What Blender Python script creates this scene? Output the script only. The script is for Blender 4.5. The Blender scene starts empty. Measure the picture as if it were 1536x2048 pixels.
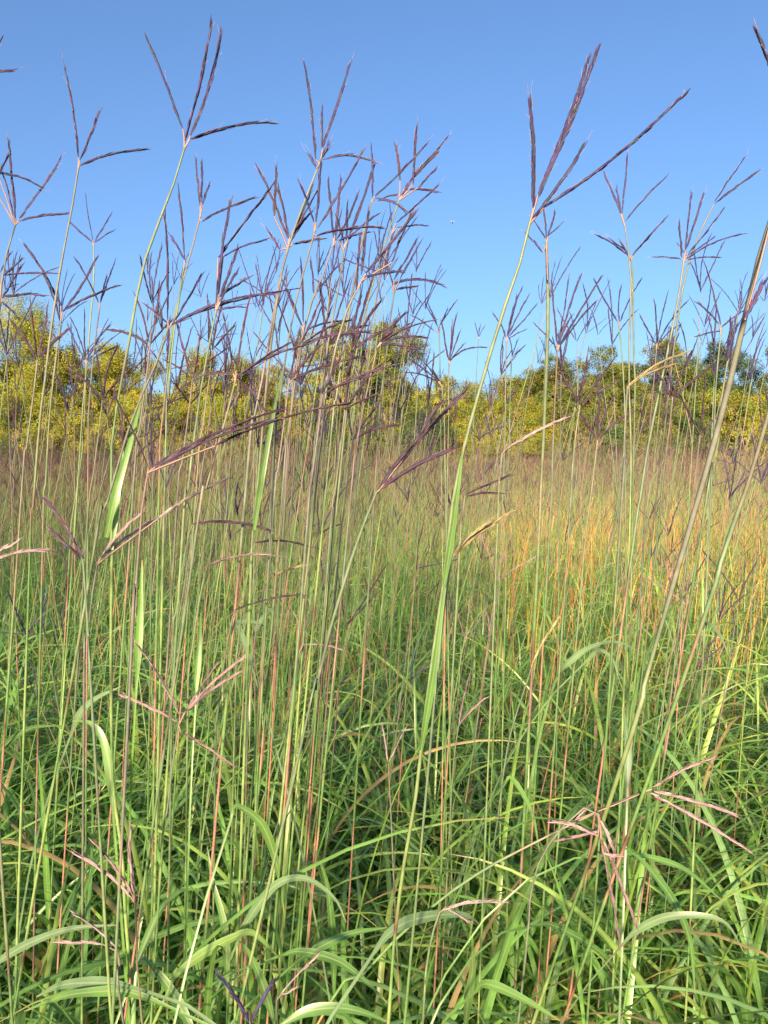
import bpy, math, random
import numpy as np
from mathutils import Vector

rng = np.random.default_rng(11)
random.seed(5)
R = math.radians
scene = bpy.context.scene
col = scene.collection

# ------------------------------------------------------------------ camera
CAM_Z, F, HORIZON = 1.5, 1540.0, 957.0
PITCH = math.atan((1024 - HORIZON) / F)
cd = bpy.data.cameras.new('camera')
cam = bpy.data.objects.new('camera', cd)
col.objects.link(cam)
cam.location = (0, 0, CAM_Z)
cam.rotation_euler = (R(90) - PITCH, 0, 0)
cd.sensor_fit = 'VERTICAL'
cd.angle = 2 * math.atan(1024 / F)
cd.clip_start, cd.clip_end = 0.02, 2000
scene.camera = cam
CP, SP = math.cos(PITCH), math.sin(PITCH)


def at(px, py, Y):
    """the point at depth Y on the sight line of a photo pixel"""
    u, v = (px - 768) / F, -(py - 1024) / F
    dy, dz = CP + v * SP, v * CP - SP
    k = Y / dy
    return np.array([u * k, Y, CAM_Z + dz * k])


def project(p):
    x, y, z = p[0], p[1], p[2] - CAM_Z
    d = y * CP - z * SP
    v = y * SP + z * CP
    return 768 + F * x / d, 1024 - F * v / d


# ------------------------------------------------------------------ mesh helpers
def norm(a):
    return a / np.maximum(np.linalg.norm(a, axis=-1, keepdims=True), 1e-9)


class Geo:
    def __init__(s):
        s.v, s.q, s.c, s.uv, s.m, s.n = [], [], [], [], [], 0

    def add(s, v, q, c, uv=None, m=0):
        s.v.append(v.reshape(-1, 3)); s.c.append(c.reshape(-1, 3))
        s.q.append(q.reshape(-1, 4) + s.n)
        s.uv.append(np.zeros((v.reshape(-1, 3).shape[0], 2)) if uv is None else uv.reshape(-1, 2))
        s.m.append(np.full(q.reshape(-1, 4).shape[0], m))
        s.n += v.reshape(-1, 3).shape[0]

    def tubes(s, P, Rad, C, k=4, m=0, ph=0.0):
        """P (N,S,3) centre lines, Rad (N,S), C (N,S,3)"""
        N, S, _ = P.shape
        T = np.empty_like(P)
        T[:, 1:-1] = P[:, 2:] - P[:, :-2]; T[:, 0] = P[:, 1] - P[:, 0]; T[:, -1] = P[:, -1] - P[:, -2]
        T = norm(T)
        ref = np.where(np.abs(T[:, :1, 2:3]) > 0.8, np.array([0.31, 0.95, 0.05]), np.array([0.05, 0.1, 1.0]))
        A = norm(np.cross(T, np.broadcast_to(ref, T.shape))); B = np.cross(T, A)
        a = np.arange(k) * 2 * math.pi / k + ph
        V = P[:, :, None] + Rad[:, :, None, None] * (A[:, :, None] * np.cos(a)[:, None] + B[:, :, None] * np.sin(a)[:, None])
        i = np.arange(N * S * k).reshape(N, S, k)
        j = np.roll(i, -1, axis=2)
        Q = np.stack([i[:, :-1], j[:, :-1], j[:, 1:], i[:, 1:]], -1)
        CC = np.broadcast_to(C[:, :, None], V.shape)
        uv = np.empty(V.shape[:3] + (2,)); uv[..., 0] = np.arange(k) / k; uv[..., 1] = np.linspace(0, 1, S)[None, :, None]
        s.add(V, Q, CC, uv, m)

    def ribbons(s, P, W, side, C, fold=0.25, m=0):
        """leaf blades: P (N,S,3), half width W (N,S), side (N,S,3)"""
        N, S, _ = P.shape
        T = np.gradient(P, axis=1); T = norm(T)
        side = norm(side - T * np.sum(side * T, -1, keepdims=True))
        up = np.cross(side, T)
        w = W[..., None]
        V = np.stack([P - side * w + up * w * fold, P, P + side * w + up * w * fold], 2)
        i = np.arange(N * S * 3).reshape(N, S, 3)
        Q = np.stack([i[:, :-1, :-1], i[:, :-1, 1:], i[:, 1:, 1:], i[:, 1:, :-1]], -1)
        CC = np.broadcast_to(C[:, :, None], V.shape)
        uv = np.empty(V.shape[:3] + (2,)); uv[..., 0] = [0, .5, 1]; uv[..., 1] = np.linspace(0, 1, S)[None, :, None]
        s.add(V, Q, CC, uv, m)

    def build(s, name, mats, parent=None, origin=None, smooth=True):
        v = np.concatenate(s.v).astype(np.float32); q = np.concatenate(s.q).astype(np.int32)
        c = np.concatenate(s.c).astype(np.float32); uv = np.concatenate(s.uv).astype(np.float32)
        mi = np.concatenate(s.m).astype(np.int32)
        if origin is not None:
            v = v - np.asarray(origin, np.float32)
        me = bpy.data.meshes.new(name)
        me.vertices.add(len(v)); me.vertices.foreach_set('co', v.ravel())
        me.loops.add(q.size); me.loops.foreach_set('vertex_index', q.ravel())
        me.polygons.add(len(q)); me.polygons.foreach_set('loop_start', np.arange(0, q.size, 4, dtype=np.int32))
        me.polygons.foreach_set('use_smooth', np.full(len(q), smooth))
        mats = mats if isinstance(mats, (list, tuple)) else [mats]
        for m in mats:
            me.materials.append(m)
        if len(mats) > 1:
            me.polygons.foreach_set('material_index', mi)
        at_ = me.attributes.new('tint', 'FLOAT_COLOR', 'POINT')
        at_.data.foreach_set('color', np.concatenate([c, np.ones((len(c), 1), np.float32)], 1).ravel())
        ul = me.uv_layers.new(name='uv')
        ul.data.foreach_set('uv', uv[q.ravel()].ravel())
        me.update(calc_edges=True)
        o = bpy.data.objects.new(name, me)
        col.objects.link(o)
        if parent is not None:
            o.parent = parent
        return o


def tag(o, label=None, cat=None, group=None, kind=None):
    if label: o['label'] = label
    if cat: o['category'] = cat
    if group: o['group'] = group
    if kind: o['kind'] = kind
    return o


def empty(name, loc):
    o = bpy.data.objects.new(name, None)
    o.location = loc; o.empty_display_size = 0.05
    col.objects.link(o)
    return o


def smooth_line(pts, n):
    """Catmull-Rom through pts, n samples, even in arc length"""
    p = np.asarray(pts, float)
    if len(p) == 2:
        return p[0] + (p[1] - p[0]) * np.linspace(0, 1, n)[:, None]
    e = np.concatenate([[2 * p[0] - p[1]], p, [2 * p[-1] - p[-2]]])
    out = []
    for i in range(len(p) - 1):
        a, b, c, d = e[i:i + 4]
        t = np.linspace(0, 1, 14, endpoint=False)[:, None]
        out.append(.5 * (2 * b + (c - a) * t + (2 * a - 5 * b + 4 * c - d) * t ** 2 + (3 * b - a - 3 * c + d) * t ** 3))
    out = np.concatenate(out + [p[-1:]])
    L = np.concatenate([[0], np.cumsum(np.linalg.norm(np.diff(out, axis=0), axis=1))])
    u = np.linspace(0, L[-1], n)
    return np.stack([np.interp(u, L, out[:, k]) for k in range(out.shape[1])], 1)


# ------------------------------------------------------------------ materials
def plant_mat(name, trans=0.3, rough=0.45, spec=0.4, vein=0.0, noise_scale=60, noise_amt=0.25):
    m = bpy.data.materials.new(name); m.use_nodes = True
    nt = m.node_tree; N = nt.nodes; L = nt.links; N.clear()
    out = N.new('ShaderNodeOutputMaterial')
    a = N.new('ShaderNodeAttribute'); a.attribute_name = 'tint'
    tc = N.new('ShaderNodeTexCoord')
    nz = N.new('ShaderNodeTexNoise'); nz.inputs['Scale'].default_value = noise_scale; nz.inputs['Detail'].default_value = 3
    L.new(tc.outputs['Object'], nz.inputs['Vector'])
    mr = N.new('ShaderNodeMapRange')
    mr.inputs['From Min'].default_value = .3; mr.inputs['From Max'].default_value = .7
    mr.inputs['To Min'].default_value = 1 - noise_amt; mr.inputs['To Max'].default_value = 1 + noise_amt
    L.new(nz.outputs['Fac'], mr.inputs['Value'])
    mul = N.new('ShaderNodeVectorMath'); mul.operation = 'SCALE'
    L.new(a.outputs['Color'], mul.inputs[0]); L.new(mr.outputs['Result'], mul.inputs['Scale'])
    c = mul.outputs['Vector']
    if vein > 0:
        uv = N.new('ShaderNodeUVMap'); uv.uv_map = 'uv'
        sx = N.new('ShaderNodeSeparateXYZ'); L.new(uv.outputs['UV'], sx.inputs[0])
        d = N.new('ShaderNodeMath'); d.operation = 'SUBTRACT'; d.inputs[1].default_value = .5; L.new(sx.outputs['X'], d.inputs[0])
        ab = N.new('ShaderNodeMath'); ab.operation = 'ABSOLUTE'; L.new(d.outputs[0], ab.inputs[0])
        mid = N.new('ShaderNodeMapRange'); mid.inputs['From Min'].default_value = .03; mid.inputs['From Max'].default_value = .09
        mid.inputs['To Min'].default_value = 1.0; mid.inputs['To Max'].default_value = 0.0
        L.new(ab.outputs[0], mid.inputs['Value'])
        w = N.new('ShaderNodeMath'); w.operation = 'MULTIPLY'; w.inputs[1].default_value = 75; L.new(sx.outputs['X'], w.inputs[0])
        sn = N.new('ShaderNodeMath'); sn.operation = 'SINE'; L.new(w.outputs[0], sn.inputs[0])
        sm = N.new('ShaderNodeMath'); sm.operation = 'MULTIPLY_ADD'; sm.inputs[1].default_value = .12; sm.inputs[2].default_value = 1.0
        L.new(sn.outputs[0], sm.inputs[0])
        m2 = N.new('ShaderNodeVectorMath'); m2.operation = 'SCALE'; L.new(c, m2.inputs[0]); L.new(sm.outputs[0], m2.inputs['Scale'])
        mx = N.new('ShaderNodeMix'); mx.data_type = 'RGBA'; mx.inputs['B'].default_value = (.34, .38, .2, 1)
        mm = N.new('ShaderNodeMath'); mm.operation = 'MULTIPLY'; mm.inputs[1].default_value = vein
        L.new(mid.outputs['Result'], mm.inputs[0]); L.new(mm.outputs[0], mx.inputs['Factor'])
        L.new(m2.outputs['Vector'], mx.inputs['A']); c = mx.outputs['Result']
    p = N.new('ShaderNodeBsdfPrincipled')
    p.inputs['Roughness'].default_value = rough; p.inputs['Specular IOR Level'].default_value = spec
    L.new(c, p.inputs['Base Color'])
    if trans > 0:
        t = N.new('ShaderNodeBsdfTranslucent')
        tm = N.new('ShaderNodeMix'); tm.data_type = 'RGBA'; tm.blend_type = 'MULTIPLY'; tm.inputs['Factor'].default_value = 1
        tm.inputs['B'].default_value = (1.25, 1.3, .6, 1)
        L.new(c, tm.inputs['A']); L.new(tm.outputs['Result'], t.inputs['Color'])
        mix = N.new('ShaderNodeMixShader'); mix.inputs['Fac'].default_value = trans
        L.new(p.outputs[0], mix.inputs[1]); L.new(t.outputs[0], mix.inputs[2]); L.new(mix.outputs[0], out.inputs['Surface'])
    else:
        L.new(p.outputs[0], out.inputs['Surface'])
    return m


M_LEAF = plant_mat('grass_blade_surface', trans=.42, rough=.36, spec=.65, vein=.6, noise_scale=35, noise_amt=.22)
M_STEM = plant_mat('grass_stem_surface', trans=0, rough=.5, spec=.35, noise_scale=90, noise_amt=.22)
M_HEAD = plant_mat('seed_raceme_surface', trans=.1, rough=.7, spec=.2, noise_scale=300, noise_amt=.22)
M_TREE = plant_mat('tree_leaf_surface', trans=.45, rough=.6, spec=.15, noise_scale=.8, noise_amt=.25)
M_BARK = plant_mat('bark_surface', trans=0, rough=.9, spec=.1, noise_scale=9, noise_amt=.45)


def ground_mat():
    m = bpy.data.materials.new('soil_and_thatch'); m.use_nodes = True
    nt = m.node_tree; N = nt.nodes; L = nt.links
    p = N['Principled BSDF']; p.inputs['Roughness'].default_value = .95
    tc = N.new('ShaderNodeTexCoord')
    a = N.new('ShaderNodeTexNoise'); a.inputs['Scale'].default_value = 3; a.inputs['Detail'].default_value = 8
    L.new(tc.outputs['Object'], a.inputs['Vector'])
    r = N.new('ShaderNodeValToRGB')
    r.color_ramp.elements[0].position = .35; r.color_ramp.elements[0].color = (.035, .028, .016, 1)
    r.color_ramp.elements[1].position = .65; r.color_ramp.elements[1].color = (.09, .09, .035, 1)
    L.new(a.outputs['Fac'], r.inputs['Fac']); L.new(r.outputs['Color'], p.inputs['Base Color'])
    b = N.new('ShaderNodeBump'); b.inputs['Distance'].default_value = .04
    n2 = N.new('ShaderNodeTexNoise'); n2.inputs['Scale'].default_value = 40; n2.inputs['Detail'].default_value = 6
    L.new(tc.outputs['Object'], n2.inputs['Vector']); L.new(n2.outputs['Fac'], b.inputs['Height']); L.new(b.outputs['Normal'], p.inputs['Normal'])
    return m


# ------------------------------------------------------------------ light, sky
SUN_EL, SUN_AZ = 15.0, -12.0          # sun behind the camera, a little to its left
wd = bpy.data.worlds.new('World'); scene.world = wd; wd.use_nodes = True
nt = wd.node_tree
sky = nt.nodes.new('ShaderNodeTexSky'); sky.sky_type = 'NISHITA'; sky.sun_disc = False
sky.sun_elevation = R(SUN_EL); sky.sun_rotation = R(180 - SUN_AZ)
sky.altitude = 300; sky.air_density = 1.0; sky.dust_density = 3.2; sky.ozone_density = 4.6
wb = nt.nodes.new('ShaderNodeVectorMath'); wb.operation = 'MULTIPLY'; wb.inputs[1].default_value = (1.01, 1.0, 1.03)   # camera white balance
nt.links.new(sky.outputs[0], wb.inputs[0])
nt.links.new(wb.outputs[0], nt.nodes['Background'].inputs[0])
nt.nodes['Background'].inputs[1].default_value = 0.066
sd = bpy.data.lights.new('sun', 'SUN'); sd.energy = 5.0; sd.angle = R(6.0); sd.color = (1, .76, .48)
so = bpy.data.objects.new('sun', sd); col.objects.link(so); so.location = (0, -20, 12)
sdir = Vector((math.sin(R(SUN_AZ)) * math.cos(R(SUN_EL)), -math.cos(R(SUN_AZ)) * math.cos(R(SUN_EL)), math.sin(R(SUN_EL))))
so.rotation_euler = sdir.to_track_quat('Z', 'Y').to_euler()
scene.view_settings.view_transform = 'Standard'; scene.view_settings.look = 'None'
scene.view_settings.exposure = 1.92; scene.view_settings.gamma = 1
scene.view_settings.use_curve_mapping = False

# ------------------------------------------------------------------ ground
def GZ(y):
    """the meadow rises gently towards the trees"""
    return .024 * np.clip(np.asarray(y, float) - 5, 0, 45)


gs = 300.0
g = Geo(); n = 121
xs = np.linspace(-1, 1, n); xs = np.sign(xs) * np.abs(xs) ** 2.6 * gs
X, Yg = np.meshgrid(xs, xs)
Z = -0.02 + .02 * np.sin(X * .7) * np.cos(Yg * .9) + GZ(Yg)
i = np.arange(n * n).reshape(n, n)
Q = np.stack([i[:-1, :-1], i[:-1, 1:], i[1:, 1:], i[1:, :-1]], -1)
V = np.stack([X, Yg, Z], -1)
g.add(V, Q, np.full(V.shape, .05))
tag(g.build('ground', ground_mat()), 'brown soil and thatch under the tall meadow grass', 'ground', kind='structure')

# ------------------------------------------------------------------ palettes (own colours of the plants)
LEAF = np.array([[.13, .29, .06], [.11, .26, .06], [.16, .34, .08], [.16, .31, .11], [.22, .37, .07], [.27, .38, .09]])
STEMC = {'green': np.array([.10, .185, .06]), 'pale green': np.array([.165, .235, .085]), 'reddish': np.array([.29, .145, .11]),
         'tan': np.array([.42, .28, .13]), 'purple tinged': np.array([.2, .13, .12])}
HEADC = {'purple': np.array([.042, .034, .085]), 'maroon': np.array([.055, .033, .060]), 'pinkish': np.array([.24, .16, .18]),
         'tan': np.array([.22, .19, .10]), 'grey': np.array([.24, .19, .2])}


def leaf_cols(N, S, pal=LEAF, dry=.08):
    c = pal[rng.integers(0, len(pal), N)] * rng.uniform(.8, 1.25, (N, 1))
    d = rng.random(N) < dry
    c[d] = np.array([.36, .27, .13]) * rng.uniform(.7, 1.2, (d.sum(), 1))
    C = np.repeat(c[:, None], S, 1)
    tipw = np.clip((np.linspace(0, 1, S) - .88) / .12, 0, 1)[None, :, None] * (rng.random((N, 1, 1)) < .45)
    return C * (1 - tipw) + np.array([.38, .27, .12]) * tipw


def blade_profile(S):
    t = np.linspace(0, 1, S)
    return np.minimum(1, .5 + 2.2 * t) * np.clip((1 - t) / .75, 0, 1) ** .75 + .02


# ------------------------------------------------------------------ one blade / stem / raceme along a line
def leaf_part(line, w, parent=None, origin=None, name='leaf', colour=None, twist=0.0, side0=None, dry=.0):
    S = len(line)
    P = line[None]
    T = norm(np.gradient(line, axis=0))
    if side0 is None:
        a = rng.uniform(-.7, .7)
        side0 = np.array([math.cos(a), math.sin(a), 0])
    sd_ = np.repeat(np.asarray(side0, float)[None], S, 0)
    up = np.cross(sd_, T)
    tw = np.linspace(0, twist, S)[:, None]
    sd_ = sd_ * np.cos(tw) + up * np.sin(tw)
    C = leaf_cols(1, S, LEAF if colour is None else np.array([colour]), dry)
    g = Geo(); g.ribbons(P, (blade_profile(S) * w)[None], sd_[None], C, fold=.3)
    return g.build(name, M_LEAF, parent, origin)


def stem_geo(line, r0, r1, kind):
    S = len(line)
    t = np.linspace(0, 1, S)
    rad = .74 * (r0 + (r1 - r0) * t ** 1.2)
    base = STEMC[kind]; other = STEMC['green' if kind != 'green' else 'pale green']
    C = np.repeat(base[None], S, 0).copy()
    L = np.concatenate([[0], np.cumsum(np.linalg.norm(np.diff(line, axis=0), axis=1))])
    pos, s_nodes = .12, []
    while pos < L[-1] - .1:
        s_nodes.append(pos); pos += rng.uniform(.17, .30)
    for k, p in enumerate(s_nodes):
        q = s_nodes[k + 1] if k + 1 < len(s_nodes) else L[-1]
        sh = p + (q - p) * rng.uniform(.3, .9)                # the sheath wraps the internode from its node up
        ms = (L >= p) & (L < sh); C[ms] = other * rng.uniform(.8, 1.15); rad[ms] *= 1.25
        me_ = (L >= sh) & (L < q); C[me_] = C[me_] * rng.uniform(.85, 1.15)
        C[np.abs(L - p) < .005] = np.array([.10, .05, .04])
    k_ = np.clip((L - (L[-1] - rng.uniform(.30, .5))) / .22, 0, 1)[:, None] * .8      # the upper stem is bluish and purple tinged
    C = C * (1 - k_) + np.array([[.10, .13, .10], [.12, .11, .12], [.13, .16, .10]][int(rng.integers(0, 3))]) * k_
    g = Geo(); g.tubes(line[None], rad[None], C[None], k=6)
    return g, s_nodes, L


def raceme_part(line, c, r=.0011, detail=True, parent=None, origin=None, awn=True):
    """a raceme: overlapping spikelets in two rows along a thin axis"""
    L = np.linalg.norm(np.diff(line, axis=0), axis=1).sum()
    r = r * .70
    g = Geo()
    t = norm(np.gradient(line, axis=0))
    ax = smooth_line(line, 8)
    g.tubes(ax[None], (r * np.array([.35, .75, .85, .85, .85, .8, .65, .2]))[None], np.repeat((c * .9)[None], 8, 0)[None], k=5)
    n = max(6, int(L / (.0030 if detail else .0055)))
    s = (np.arange(n) + .3) / n * .95
    idx = s * (len(line) - 1)
    i0 = np.clip(idx.astype(int), 0, len(line) - 2); fr = (idx - i0)[:, None]
    P = line[i0] * (1 - fr) + line[i0 + 1] * fr
    T = norm(t[i0] * (1 - fr) + t[i0 + 1] * fr)
    A = norm(np.cross(T, np.array([.3, .9, .25]))); B = np.cross(T, A)
    ph = (np.arange(n) % 2) * math.pi + rng.normal(0, .5, n) + rng.uniform(0, 6)
    O = A * np.cos(ph)[:, None] + B * np.sin(ph)[:, None]
    ln = (.0085 if detail else .011) * rng.uniform(.85, 1.2, n)[:, None] * min(1, .6 + L * 8)
    sp = rng.uniform(.03, .10, n)[:, None]
    D = norm(T + O * sp)
    q = np.array([0, .3, .7, 1.0])
    PP = (P + O * r * .5)[:, None] + D[:, None] * ln[:, None] * q[None, :, None]
    RR = r * np.array([.4, .8, .6, .1])[None] * rng.uniform(.75, 1.15, (n, 1)) * (1 - .35 * s[:, None] ** 3)
    cc = c[None] * rng.uniform(.6, 1.35, (n, 1)) * np.array([1, 1, 1]) + rng.normal(0, .012, (n, 3))
    cc = np.clip(cc, .015, 1)
    CC = np.repeat(cc[:, None], 4, 1)
    CC[:, 3] = CC[:, 3] * .75 + np.array([.3, .24, .2]) * .25
    g.tubes(PP, RR, CC, k=4)
    if awn:
        pick = rng.random(n) < .3
        m_ = pick.sum()
        if m_:
            a0 = PP[pick, 3]
            dv = norm(D[pick] + rng.normal(0, .13, (m_, 3)))
            al = rng.uniform(.004, .010, (m_, 1))
            AP = np.stack([a0, a0 + dv * al * .5, a0 + dv * al + rng.normal(0, .0006, (m_, 3))], 1)
            g.tubes(AP, np.full((m_, 3), .00012), np.repeat(np.array([[.3, .22, .2]]), m_, 0)[:, None].repeat(3, 1), k=3)
    return g.build('raceme', M_HEAD, parent, origin)


def bent(a, b, bend, n=14):
    """a line from a to b bowed by bend (fraction of length), up for positive"""
    d = b - a
    up = np.array([-d[2], 0, d[0]])
    if up[2] < 0: up = -up
    t = np.linspace(0, 1, n)[:, None]
    wob = np.cumsum(rng.normal(0, .00016, (n, 3)), 0) * np.sin(t * math.pi)
    return a + d * t + up * bend * (4 * t * (1 - t)) + wob


WORDS = {1: 'one', 2: 'two', 3: 'three', 4: 'four', 5: 'five', 6: 'six', 7: 'seven', 8: 'eight'}


def stalk(label, D, stem, racemes, head='purple', colour='green', r=(.0019, .0010), leaves=1, group='seed stalks traced against the sky', rr=.0012, base_shift=None, traced=()):
    """stem: photo points from the head down; racemes: (x0,y0,x1,y1[,bend])"""
    pts2 = stem
    dy = rng.uniform(.12, .45) if base_shift is None else base_shift
    top = at(*pts2[0], D)
    P = []
    for (x, y) in pts2:
        p = at(x, y, D); f = min(1, max(0, (top[2] - p[2]) / max(top[2], .3)))
        P.append(at(x, y, D + dy * f))
    last = P[-1]
    if last[2] > .05:
        if len(P) > 1:
            d = P[-1] - P[-2]
            sl = d[0] / min(d[2], -1e-3)
        else:
            sl = .1
        sl = max(-.5, min(.5, sl))
        h = last[2]
        rest = D + dy - last[1]
        P.append(np.array([last[0] - sl * h * .42, last[1] + rest * .55, h * .5]))
        P.append(np.array([last[0] - sl * h * .65, D + dy, 0]))
    line = smooth_line(P[::-1], 64)
    base = line[0].copy()
    root = empty('seed_stalk', base)
    tag(root, label, 'grass stalk', group)
    g, nodes, L = stem_geo(line, r[0], r[1], colour)
    g.build('stem', M_STEM, root, base)
    detail = D < 1.0
    for q in racemes:
        a = at(q[0], q[1], D)
        yo = rng.uniform(-.25, .3) * math.hypot(q[2] - q[0], q[3] - q[1]) / F * D
        b = at(q[2], q[3], D + yo)
        bend = q[4] if len(q) > 4 else rng.uniform(-.02, .05)
        hc = HEADC[head] * rng.uniform(.8, 1.25)
        raceme_part(bent(a, b, bend), hc, rr * rng.uniform(.9, 1.1), detail, root, base, awn=D < .95)
        # thin peduncle back to the stem top
    hub = line[-1]
    ped = [(hub, at(q[0], q[1], D)) for q in racemes if np.linalg.norm(at(q[0], q[1], D) - hub) > .003]
    if ped:
        gp = Geo()
        for a, b in ped:
            gp.tubes(np.stack([a - (line[-1] - line[-2]) * .1, (a + b) / 2 + np.array([0, 0, -.0008]), b])[None], np.array([[.0008, .0007, .0006]]),
                     np.repeat((STEMC['purple tinged'])[None], 3, 0)[None], k=4)
        gp.build('peduncle', M_STEM, root, base)
    # leaves at the nodes
    up_nodes = [p for p in nodes if .25 * L[-1] < p < .62 * L[-1]]
    random.shuffle(up_nodes)
    for p in up_nodes[:leaves]:
        k = int(np.searchsorted(L, p))
        k = min(k, len(line) - 6)
        a = line[k]; tdir = norm(line[k + 1] - line[k])
        az = rng.uniform(0, 2 * math.pi)
        ln = rng.uniform(.22, .42)
        s = np.linspace(0, 1, 14)
        curl = rng.uniform(.3, 1.9)
        th = R(80) - curl * s ** 1.5
        hor = np.array([math.cos(az), math.sin(az) * .6, 0])
        step = (hor[None] * np.cos(th)[:, None] + np.array([0, 0, 1.]) * np.sin(th)[:, None]) * ln / 13
        ll = a + np.concatenate([[np.zeros(3)], np.cumsum(step[:-1], 0)])
        leaf_part(ll, rng.uniform(.0025, .0042), root, base, side0=np.array([-hor[1], hor[0], 0]))
    for pts, w in traced:
        ll = smooth_line([at(x, y, D + dyy) for (x, y, dyy) in pts], 16)
        leaf_part(ll, w * .68, root, base, side0=(1, .3, 0), colour=(.10, .22, .05))
    return root


# ------------------------------------------------------------------ traced stalks
def fan(j, tips, bend=None, gap=.05):
    out = []
    for t in tips:
        b = t[2] if len(t) > 2 else (rng.uniform(-.02, .05) if bend is None else bend)
        out.append((j[0] + (t[0] - j[0]) * gap, j[1] + (t[1] - j[1]) * gap, t[0], t[1], b))
    return out


T = []   # (label, D, stem, racemes, options)
T.append(('tall green stalk bearing the highest four-fingered purple head, left part of the sky', .56,
  [(371, 290), (345, 375), (300, 490), (278, 570), (257, 690), (236, 800), (223, 900), (224, 1095), (222, 1310), (226, 1560), (245, 1720), (262, 1960)],
  [(366, 258, 292, 72, .0), (368, 284, 423, 38, -.02), (381, 272, 443, 57, -.03), (380, 278, 551, 246, .04)],
  dict(r=(.0026, .0010), leaves=0, traced=[([(212, 1075, 0), (232, 985, 0), (262, 880, .01), (290, 765, .03)], .0042), ([(224, 1100, 0), (236, 1000, .01), (248, 880, .02)], .0026)])))
T.append(('slim stalk with a three-fingered head pointing up, right and sideways, beside the tallest head', .64,
  [(157, 335), (140, 440), (125, 512), (102, 660), (90, 762), (80, 837), (74, 912), (66, 1020), (58, 1160)],
  [(157, 315, 127, 124, .01), (160, 320, 199, 222, -.02), (160, 332, 296, 298, .06)], dict(leaves=1)))
T.append(('stalk near the left edge with three long dark fingers spreading from one joint', .72,
  [(32, 445), (15, 500), (4, 560), (-4, 650), (-10, 760)],
  [(31, 437, 17, 278, .01), (38, 437, 122, 315, -.01), (38, 442, 136, 427, .05), (26, 432, 5, 345, .02), (-6, 345, 85, 376, .05), (-15, 375, 18, 308, 0)], dict()))
T.append(('stalk cut by the left edge with only two finger tips showing high in the sky', .66,
  [(-38, 152), (-48, 300), (-60, 520)], [(-36, 148, 4, 74, 0), (-34, 150, 29, 140, .04)], dict()))
T.append(('small pale stalk with a little four-fingered head below the three-fingered one at left', .95,
  [(187, 490), (188, 560), (180, 650), (172, 760), (160, 900)], fan((187, 487), [(171, 387), (223, 427), (229, 461), (138, 442)]), dict(rr=.0010)))
T.append(('stalk with a dark cluster of fingers over the bushes at left, some tips hooking right', .95,
  [(172, 727), (170, 800), (165, 900), (150, 1010), (138, 1130)],
  fan((172, 725), [(135, 648), (140, 634), (169, 618), (215, 639), (221, 649), (247, 660), (236, 691)]), dict(colour='reddish', rr=.0011)))
T.append(('thin stalk whose four fingers cross the left treetop, one long finger leaning far left', .75,
  [(122, 640), (112, 720), (100, 820), (92, 960), (85, 1100)],
  [(122, 612, 47, 487, .03), (124, 625, 195, 512, -.02), (125, 622, 240, 570, .03), (120, 640, 85, 545, .02)], dict(colour='purple tinged')))
T.append(('slender stalk with two upright fingers between the left tree and the low bushes', .85,
  [(200, 612), (188, 700), (180, 800), (176, 950)], fan((199, 610), [(230, 522), (150, 517), (214, 552)]), dict(colour='reddish')))
T.append(('left-edge stalk with fingers lying almost level above the treetop', .75,
  [(2, 604), (-12, 720), (-20, 900)], [(2, 600, 45, 528, 0), (5, 594, 92, 592, .03), (2, 602, 40, 640, .02), (6, 552, 115, 547, .04), (5, 552, 46, 515, 0), (0, 545, 22, 505, 0)], dict(colour='purple tinged')))
T.append(('stalk with two close upright fingers and one reaching right, left of the crowded cluster', .70,
  [(401, 432), (386, 490), (372, 540), (352, 620), (338, 720), (325, 850), (318, 1000)],
  [(400, 412, 391, 315, 0), (402, 405, 403, 322, 0), (405, 410, 419, 370, 0), (403, 443, 510, 395, .04)], dict(colour='reddish', leaves=1)))
T.append(('stalk with a single thick dark finger standing upright beside the long stem', .62,
  [(369, 528), (358, 600), (346, 680), (336, 800), (330, 960)], [(369, 520, 356, 372, .01), (372, 525, 341, 470, .03)], dict(rr=.0011)))
T.append(('arching stalk whose longest finger sweeps right over the bushes from a low joint', .55,
  [(338, 652), (326, 700), (305, 740), (280, 800), (250, 880), (228, 960), (205, 1040), (180, 1150)],
  [(335, 642, 329, 421, .01), (340, 650, 602, 577, .05), (345, 645, 405, 545, -.02), (341, 652, 555, 588, .08), (338, 648, 290, 610, .03)],
  dict(rr=.0009, r=(.0021, .0011))))
T.append(('stalk with a bunch of dark bristly fingers, the longest nearly vertical, left of centre', .55,
  [(433, 618), (418, 690), (402, 780), (388, 880), (372, 1010), (360, 1150)],
  [(432, 616, 462, 398, .01), (439, 595, 476, 495, 0), (439, 605, 476, 539, 0), (446, 590, 498, 554, .03), (446, 514, 535, 479, .05), (434, 620, 488, 615, .04), (436, 516, 549, 366, .01)], dict(rr=.0011)))
T.append(('central stalk with a forked head: two long fingers up, one level to the right', .60,
  [(641, 322), (616, 385), (592, 450), (572, 505), (556, 590), (543, 680), (530, 800), (520, 920), (508, 1060), (498, 1250)],
  [(632, 320, 608, 122, .01), (645, 296, 700, 125, -.01), (645, 300, 645, 218, 0), (643, 316, 657, 288, 0), (645, 319, 750, 325, .07), (633, 336, 618, 308, 0)],
  dict(r=(.0024, .0011), leaves=0, traced=[([(508, 1060, 0), (528, 930, 0), (552, 800, .01), (575, 700, .03)], .0034)])))
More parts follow.
